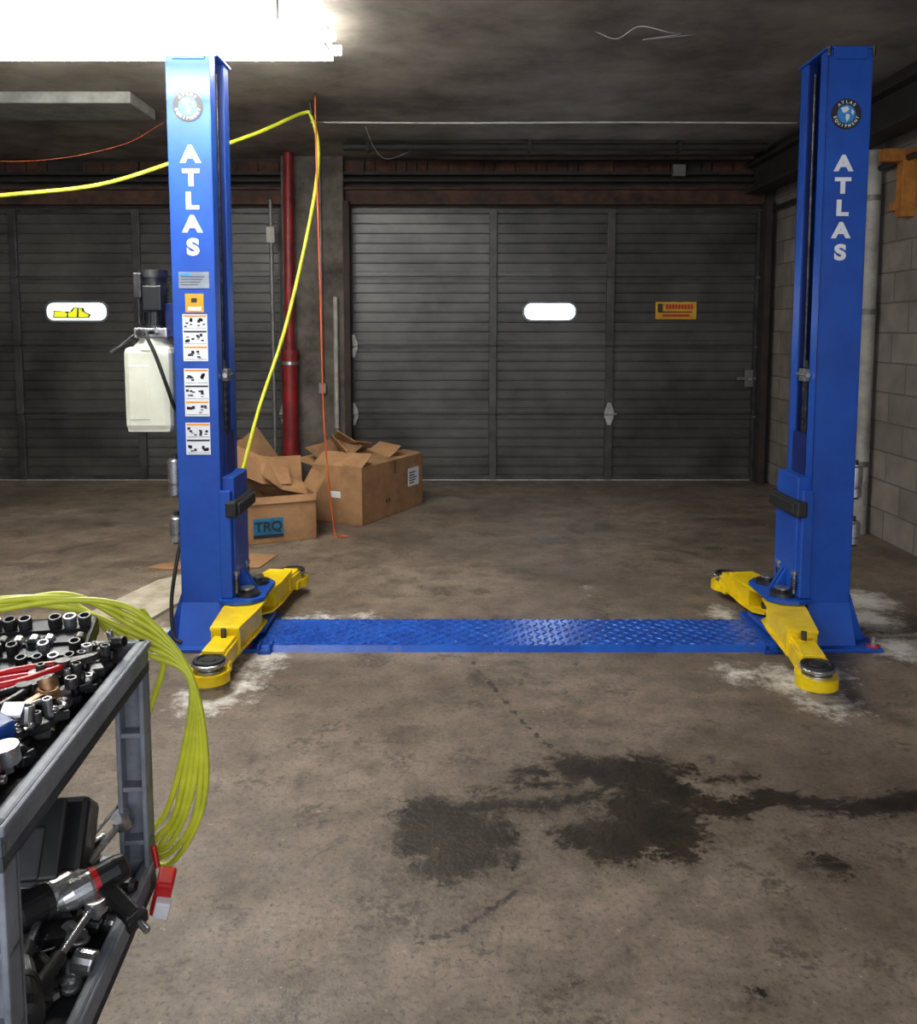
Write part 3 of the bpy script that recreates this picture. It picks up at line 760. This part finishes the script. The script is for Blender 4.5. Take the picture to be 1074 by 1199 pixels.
# ------------------------------------------------------------------ hoses & cords
b = B()
b.tube([(-3.6, 5.4, 2.22), (-2.84, 5.5, 2.32), (-2.3, 5.7, 2.42), (-1.82, 5.9, 2.62), (-1.4, 6.2, 2.85), (-1.12, 6.40, 3.03), (-1.05, 6.4, 3.0), (-1.005, 6.4, 2.75), (-1.05, 6.3, 2.3), (-1.20, 6.1, 1.53), (-1.36, 5.9, .95), (-1.48, 5.78, .45), (-1.6, 5.75, .12), (-1.75, 5.8, .02)], .013, M_hoseY)
b.tube([(-1.05, 6.4, 3.0), (-1.06, 6.4, 3.12)], .01, M_dsteel)
b.obj('air_hose_drop')
b = B()
b.tube([(-.99, 6.2, 3.12), (-.99, 6.2, 2.8), (-.975, 6.2, 1.7), (-.96, 6.2, .78), (-.90, 6.2, .05), (-.86, 6.18, .012), (-.80, 6.15, .012)], .006, M_cord); b.obj('extension_cord')
b = B(); b.tube([(-3.9, 6.2, 2.70), (-3.0, 6.2, 2.66), (-2.45, 6.4, 2.80), (-2.2, 6.6, 3.0), (-2.1, 6.7, 3.11)], .0022, M_cord); b.obj('hanging_wire')

# ------------------------------------------------------------------ tool cart
E = empty('utility_cart')
CM = TR(-.592, 1.07, 0, R(4.2))
CL, CW = .68, 1.0
b = B(CM)
def tray(z0, z1, lip=.022):
    b.bb(-CW, 0, 0, CL, z0, z0 + .02, M_cartd)
    b.bb(-lip, 0, 0, CL, z0, z1, M_cart, .006); b.bb(-CW, -CW + lip, 0, CL, z0, z1, M_cart, .006)
    b.bb(-CW, 0, 0, lip, z0, z1, M_cart, .006); b.bb(-CW, 0, CL - lip, CL, z0, z1, M_cart, .006)
    b.bb(-.012, .005, -.004, CL + .004, z1 - .018, z1 - .003, M_cart, .004)
tray(.795, .862); tray(.325, .395)
b.obj('trays', E)
b = B(CM)
lw, ld = .058, .05
for x0, y0 in ((-lw, .0), (-lw, CL - ld), (-CW, 0), (-CW, CL - ld)):
    b.bb(x0, x0 + .010, y0, y0 + ld, .33, .80, M_cart, .003); b.bb(x0 + lw - .010, x0 + lw, y0, y0 + ld, .33, .80, M_cart, .003)
    b.bb(x0, x0 + lw, y0 + ld - .016, y0 + ld - .006, .33, .80, M_cart, .003)
    z = .44
    while z < .78:
        b.bb(x0, x0 + lw, y0 + .004, y0 + ld - .008, z, z + .010, M_cart, .002); z += .115
for cx_, cy_ in ((-.17, .15), (-.17, CL - .15), (-CW + .15, .15), (-CW + .15, CL - .15)):
    b.bb(cx_ - .045, cx_ + .045, cy_ - .045, cy_ + .045, .315, .325, M_dsteel, .002)
    b.cyl((cx_, cy_, .24), (cx_, cy_, .316), .02, M_dsteel)
    for s_ in (-.028, .022): b.bb(cx_ + s_, cx_ + s_ + .006, cy_ - .03, cy_ + .03, .09, .25, M_dsteel, .001)
    b.bb(cx_ - .028, cx_ + .028, cy_ - .03, cy_ + .03, .235, .245, M_dsteel, .001)
    b.cyl((cx_ - .018, cy_, .105), (cx_ + .018, cy_, .105), .105, M_black, n=28); b.cyl((cx_ - .03, cy_, .105), (cx_ + .03, cy_, .105), .015, M_steel, n=12)
b.obj('legs_and_casters', E)

def socket(b, T, r=.014, h=.04, m=None):
    b.lathe([(r * .95, 0), (r, .003), (r, h - .003), (r * .93, h), (r * .68, h), (r * .66, h * .55), (.0005, h * .5)], m or M_steel, T, 14)
def wrench(b, T, L=.2, m=None):
    m = m or M_steel; b.push(T @ TR(-L / 2, 0, 0))
    b.box((L / 2, 0, 0), (L * .86, .013, .006), m, bev=.002)
    b.tube([(L + .014 * math.cos(a * math.pi / 6), .014 * math.sin(a * math.pi / 6), 0) for a in range(12)], .0055, m, seg=1, n=6, closed=True)
    b.prism([(.02, .008), (.004, .018), (-.018, .018), (-.022, .008), (-.004, .007), (-.004, -.007), (-.022, -.008), (-.018, -.018), (.004, -.018), (.02, -.008)], -.004, .004, m)
    b.pop()
def ratchet(b, T, L=.22):
    b.push(T @ TR(-L / 2, 0, 0)); b.cyl((0, 0, 0), (L * .45, 0, 0), .013, M_black, n=12); b.cyl((L * .45, 0, 0), (L * .9, 0, 0), .007, M_steel, n=10)
    b.cyl((L, 0, -.013), (L, 0, .013), .02, M_steel, n=18); b.bb(L - .006, L + .006, -.006, .006, -.03, -.01, M_steel); b.pop()
def pliers(b, T, L=.18, m=None):
    m = m or M_redt; b.push(T)
    for s in (-1, 1):
        b.tube([(0, s * .008, 0), (-.03, s * .018, 0), (-.08, s * .028, 0), (-L * .75, s * .022, 0)], .007, m, seg=5, n=8)
        b.prism([(-.01, 0), (.01, s * .012), (.05, s * .006), (.06, s * .001), (.0, s * -.001)], -.006, .006, M_dsteel)
    b.cyl((0, 0, -.009), (0, 0, .009), .013, M_dsteel, n=14); b.pop()
def driver(b, T, m):
    b.push(T @ TR(-.1, 0, 0)); b.lathe([(.010, 0), (.015, .01), (.016, .06), (.010, .08), (.012, .10), (.006, .105)], m, TR(0, 0, 0, 0, 0, math.pi / 2), 10)
    b.cyl((.10, 0, 0), (.20, 0, 0), .0035, M_steel, n=8); b.pop()
def impact(b, T, m2, s=1.0, m3=None):
    b.push(T @ Matrix.Scale(s, 4)); Q = TR(0, 0, 0, 0, 0, math.pi / 2)
    b.lathe([(.018, -.085), (.032, -.08), (.036, -.06), (.036, -.01), (.033, 0)], m2, Q, 22)
    b.lathe([(.034, 0), (.036, .01), (.036, .05), (.028, .075), (.018, .09), (.018, .1)], M_steel, Q, 22)
    b.lathe([(.007, .1), (.007, .125)], M_dsteel, Q, 8)
    b.lathe([(.038, -.012), (.038, .002)], m3 or M_redt, Q, 22)
    b.box((-.03, 0, -.085), (.042, .035, .13), M_blackp, rot=(0, R(12), 0), bev=.008)
    b.box((-.045, 0, -.155), (.055, .038, .022), M_blackp, rot=(0, R(12), 0), bev=.006)
    b.box((.0, 0, -.05), (.014, .014, .035), M_redt, bev=.003)
    b.cyl((-.05, 0, -.165), (-.055, 0, -.195), .009, M_steel, n=10); b.pop()

b = B(CM)
b.push(TR(-.29, .50, .86, R(6), R(15)))
b.bb(-.22, .21, -.15, .17, -.03, .012, M_blackp, .008)
for r in range(7):
    b.bb(-.21, .20, -.145 + r * .043, -.142 + r * .043, .012, .018, M_blackp)
    for q in range(15):
        if random.random() < .15: continue
        rad = .007 + .0009 * r + .001 * random.random()
        T = TR(-.20 + q * .028, -.125 + r * .043, .014, 0, R(80) if r % 3 == 2 else 0)
        socket(b, T, rad, .022, M_dsteel if random.random() < .55 else M_steel)
b.pop()
b.box((-.23, .30, .815), (.40, .55, .056), M_blackp, bev=.006)
b.box((-.68, .33, .82), (.45, .50, .06), M_cartd, bev=.01)
for k in range(300):
    y = .04 + random.random() * .36; x = -.042 - random.random() ** 1.2 * .36
    if k % 5 == 0: y = .4 + random.random() * .2; x = -.042 - random.random() * .03
    z = .852 + random.random() * .035 + min(.02, (-x) * .1)
    rz = random.random() * 6.28; rx = (random.random() - .5) * .4; T = TR(x, y, z, rz, rx, (random.random() - .5) * .2)
    t = random.random()
    if t < .50:
        socket(b, T @ TR(0, 0, 0, 0, math.pi / 2 * (random.random() < .7)), .006 + random.random() * .006, .016 + random.random() * .02, random.choice((M_steel, M_dsteel, M_dsteel)))
    elif x < -.09:
        if t < .82: wrench(b, T, .08 + random.random() * .06, random.choice((M_steel, M_steel, M_dsteel)))
        elif t < .88: ratchet(b, T, .13)
        elif t < .92: driver(b, T, random.choice((M_blackp, M_blackp, M_bluet, M_blackp)))
        else: b.box((x, y, z), (.05, .035, .025), random.choice((M_bluet, M_blackp, M_blackp, M_blackp)), rot=(.2, .1, rz), bev=.004)
    else:
        b.box((x, y, z - .01), (.035, .022, .016), random.choice((M_blackp, M_dsteel, M_blackp)), rot=(.2, .1, rz), bev=.003)
pliers(b, TR(-.07, .41, .915, R(38)), .18); pliers(b, TR(-.10, .37, .91, R(42), .1), .20)
pliers(b, TR(-.10, .32, .91, R(60)), .15, M_blackp)
wrench(b, TR(-.08, .26, .905, R(75), .1), .13, M_bronze); b.cyl((-.06, .33, .885), (-.07, .34, .92), .016, M_bronze)
b.box((-.10, .12, .895), (.07, .06, .045), M_bluet, rot=(.1, .2, .5), bev=.004); b.box((-.10, .19, .895), (.06, .05, .04), M_bluet, rot=(.2, -.1, 1.0), bev=.004)
b.box((-.10, .17, .92), (.04, .03, .004), M_white, rot=(.1, .2, .5)); b.box((-.08, .23, .915), (.03, .035, .004), M_white, rot=(.2, .1, .2))
b.box((-.055, .08, .885), (.035, .03, .03), M_redt, rot=(.1, .2, .2), bev=.006)
b.obj('hand_tools', E)

b = B(CM)
b.box((-.26, .55, .50), (.34, .10, .15), M_blackp, rot=(R(-38), 0, .08), bev=.012)
b.box((-.26, .47, .555), (.30, .015, .14), M_blackp, rot=(R(-38), 0, .08), bev=.006)
b.box((-.26, .45, .54), (.24, .015, .09), M_cartd, rot=(R(-38), 0, .08), bev=.006)
b.tube([(-.32, .50, .62), (-.31, .48, .655), (-.22, .48, .66), (-.20, .51, .63)], .008, M_blackp)
b.box((-.60, .34, .38), (.42, .5, .06), M_cartd, bev=.01)
impact(b, TR(-.20, .50, .45, R(165), R(-88)), M_steel, .95, M_dsteel)
impact(b, TR(-.13, .44, .46, R(50), R(82)), M_blackp, .9, M_dsteel)
impact(b, TR(-.055, .47, .47, R(215), R(70), .2), M_blackp, .75)
impact(b, TR(-.10, .24, .44, R(120), R(80)), M_blackp, .95, M_dsteel)
ratchet(b, TR(-.09, .56, .46, R(60), 0, -.45), .18); ratchet(b, TR(-.06, .33, .44, R(80), 0, -.1), .22); ratchet(b, TR(-.12, .34, .45, R(100), 0, .1), .2)
driver(b, TR(-.12, .60, .46, R(55), 0, -.5), M_blackp)
for k in range(170):
    x = -.05 - random.random() * .32; y = .04 + random.random() * .56; z = .365 + random.random() * .05
    T = TR(x, y, z, random.random() * 6.28, (random.random() - .5) * .5, (random.random() - .5) * .3)
    t = random.random()
    if t < .5 or x > -.1: socket(b, T @ TR(0, 0, 0, 0, math.pi / 2), .010 + random.random() * .012, .03 + random.random() * .03, random.choice((M_steel, M_dsteel, M_blackp)))
    elif t < .7: wrench(b, T, .13, random.choice((M_steel, M_dsteel)))
    elif t < .82: driver(b, T, random.choice((M_redt, M_blackp, M_blackp)))
    else: b.box((x, y, z), (.07, .05, .04), random.choice((M_blackp, M_blackp, M_bluet, M_dsteel)), rot=(.1, .3, random.random() * 3), bev=.006)
b.cyl((-.13, .13, .37), (-.13, .13, .44), .045, M_blackp, n=24); b.cyl((-.13, .13, .44), (-.13, .13, .46), .03, M_dsteel)
b.obj('air_tools', E)
b = B(CM)
b.box((.035, .60, .36), (.035, .05, .085), M_redt, rot=(.2, .25, .1), bev=.006); b.box((.040, .57, .345), (.03, .02, .04), M_white, rot=(.2, .25, .1), bev=.003)
b.cyl((.02, .62, .40), (.01, .63, .44), .006, M_redt); b.obj('red_tool_on_rail', E)

b = B()
for i in range(6):
    o = i * .017; j = (random.random() - .5) * .04
    pts = [(-1.25, 1.62 + o * .6, .915 + (i % 3) * .014), (-1.0, 1.68 + o * .5, .93 + (i % 2) * .020), (-.82, 1.75 + o * .3, .942 - o * .4 + (i % 3) * .012), (-.70, 1.79, .915 - o * 1.0),
           (-.61 + o * .2, 1.80, .83 - o * .6), (-.562 - o * .1, 1.80, .72 - j), (-.545 - o * .6, 1.80, .58), (-.556 - o * .9, 1.80, .46 - j), (-.60 - o * .9, 1.80, .37 + o * .3)]
    if i < 3: pts += [(-.65 - o, 1.81, .325 + o), (-.70 - o, 1.82, .36), (-.74, 1.83, .48), (-.68, 1.84, .66), (-.64, 1.84, .80), (-.68, 1.82, .90)]
    else: pts += [(-.67, 1.82, .34)]
    b.tube(pts, .0066, M_hoseY, seg=8, n=8)
b.obj('coiled_air_hose', E)

# ------------------------------------------------------------------ lights / world / camera
def area(name, loc, rot, sx, sy, power, col):
    l = bpy.data.lights.new(name, 'AREA'); l.shape = 'RECTANGLE'; l.size = sx; l.size_y = sy; l.energy = power; l.color = col
    o = bpy.data.objects.new(name, l); COL.objects.link(o); o.location = loc; o.rotation_euler = rot; return o
area('daylight_entrance', (-.2, -2.2, 1.9), (R(80), 0, 0), 5.0, 3.0, 140, (.95, .97, 1.0))
w = bpy.data.worlds.new('World'); S.world = w; w.use_nodes = True
w.node_tree.nodes['Background'].inputs[0].default_value = (.75, .82, 1, 1); w.node_tree.nodes['Background'].inputs[1].default_value = .45

cam = bpy.data.cameras.new('camera'); co = bpy.data.objects.new('camera', cam); COL.objects.link(co)
co.location = (0, 0, 1.5); co.rotation_euler = (R(90 - 5.5), 0, 0)
cam.sensor_width = 36; cam.lens = 1020 * 36 / 1199; cam.shift_y = -116.5 / 1199; cam.clip_start = .05
S.camera = co
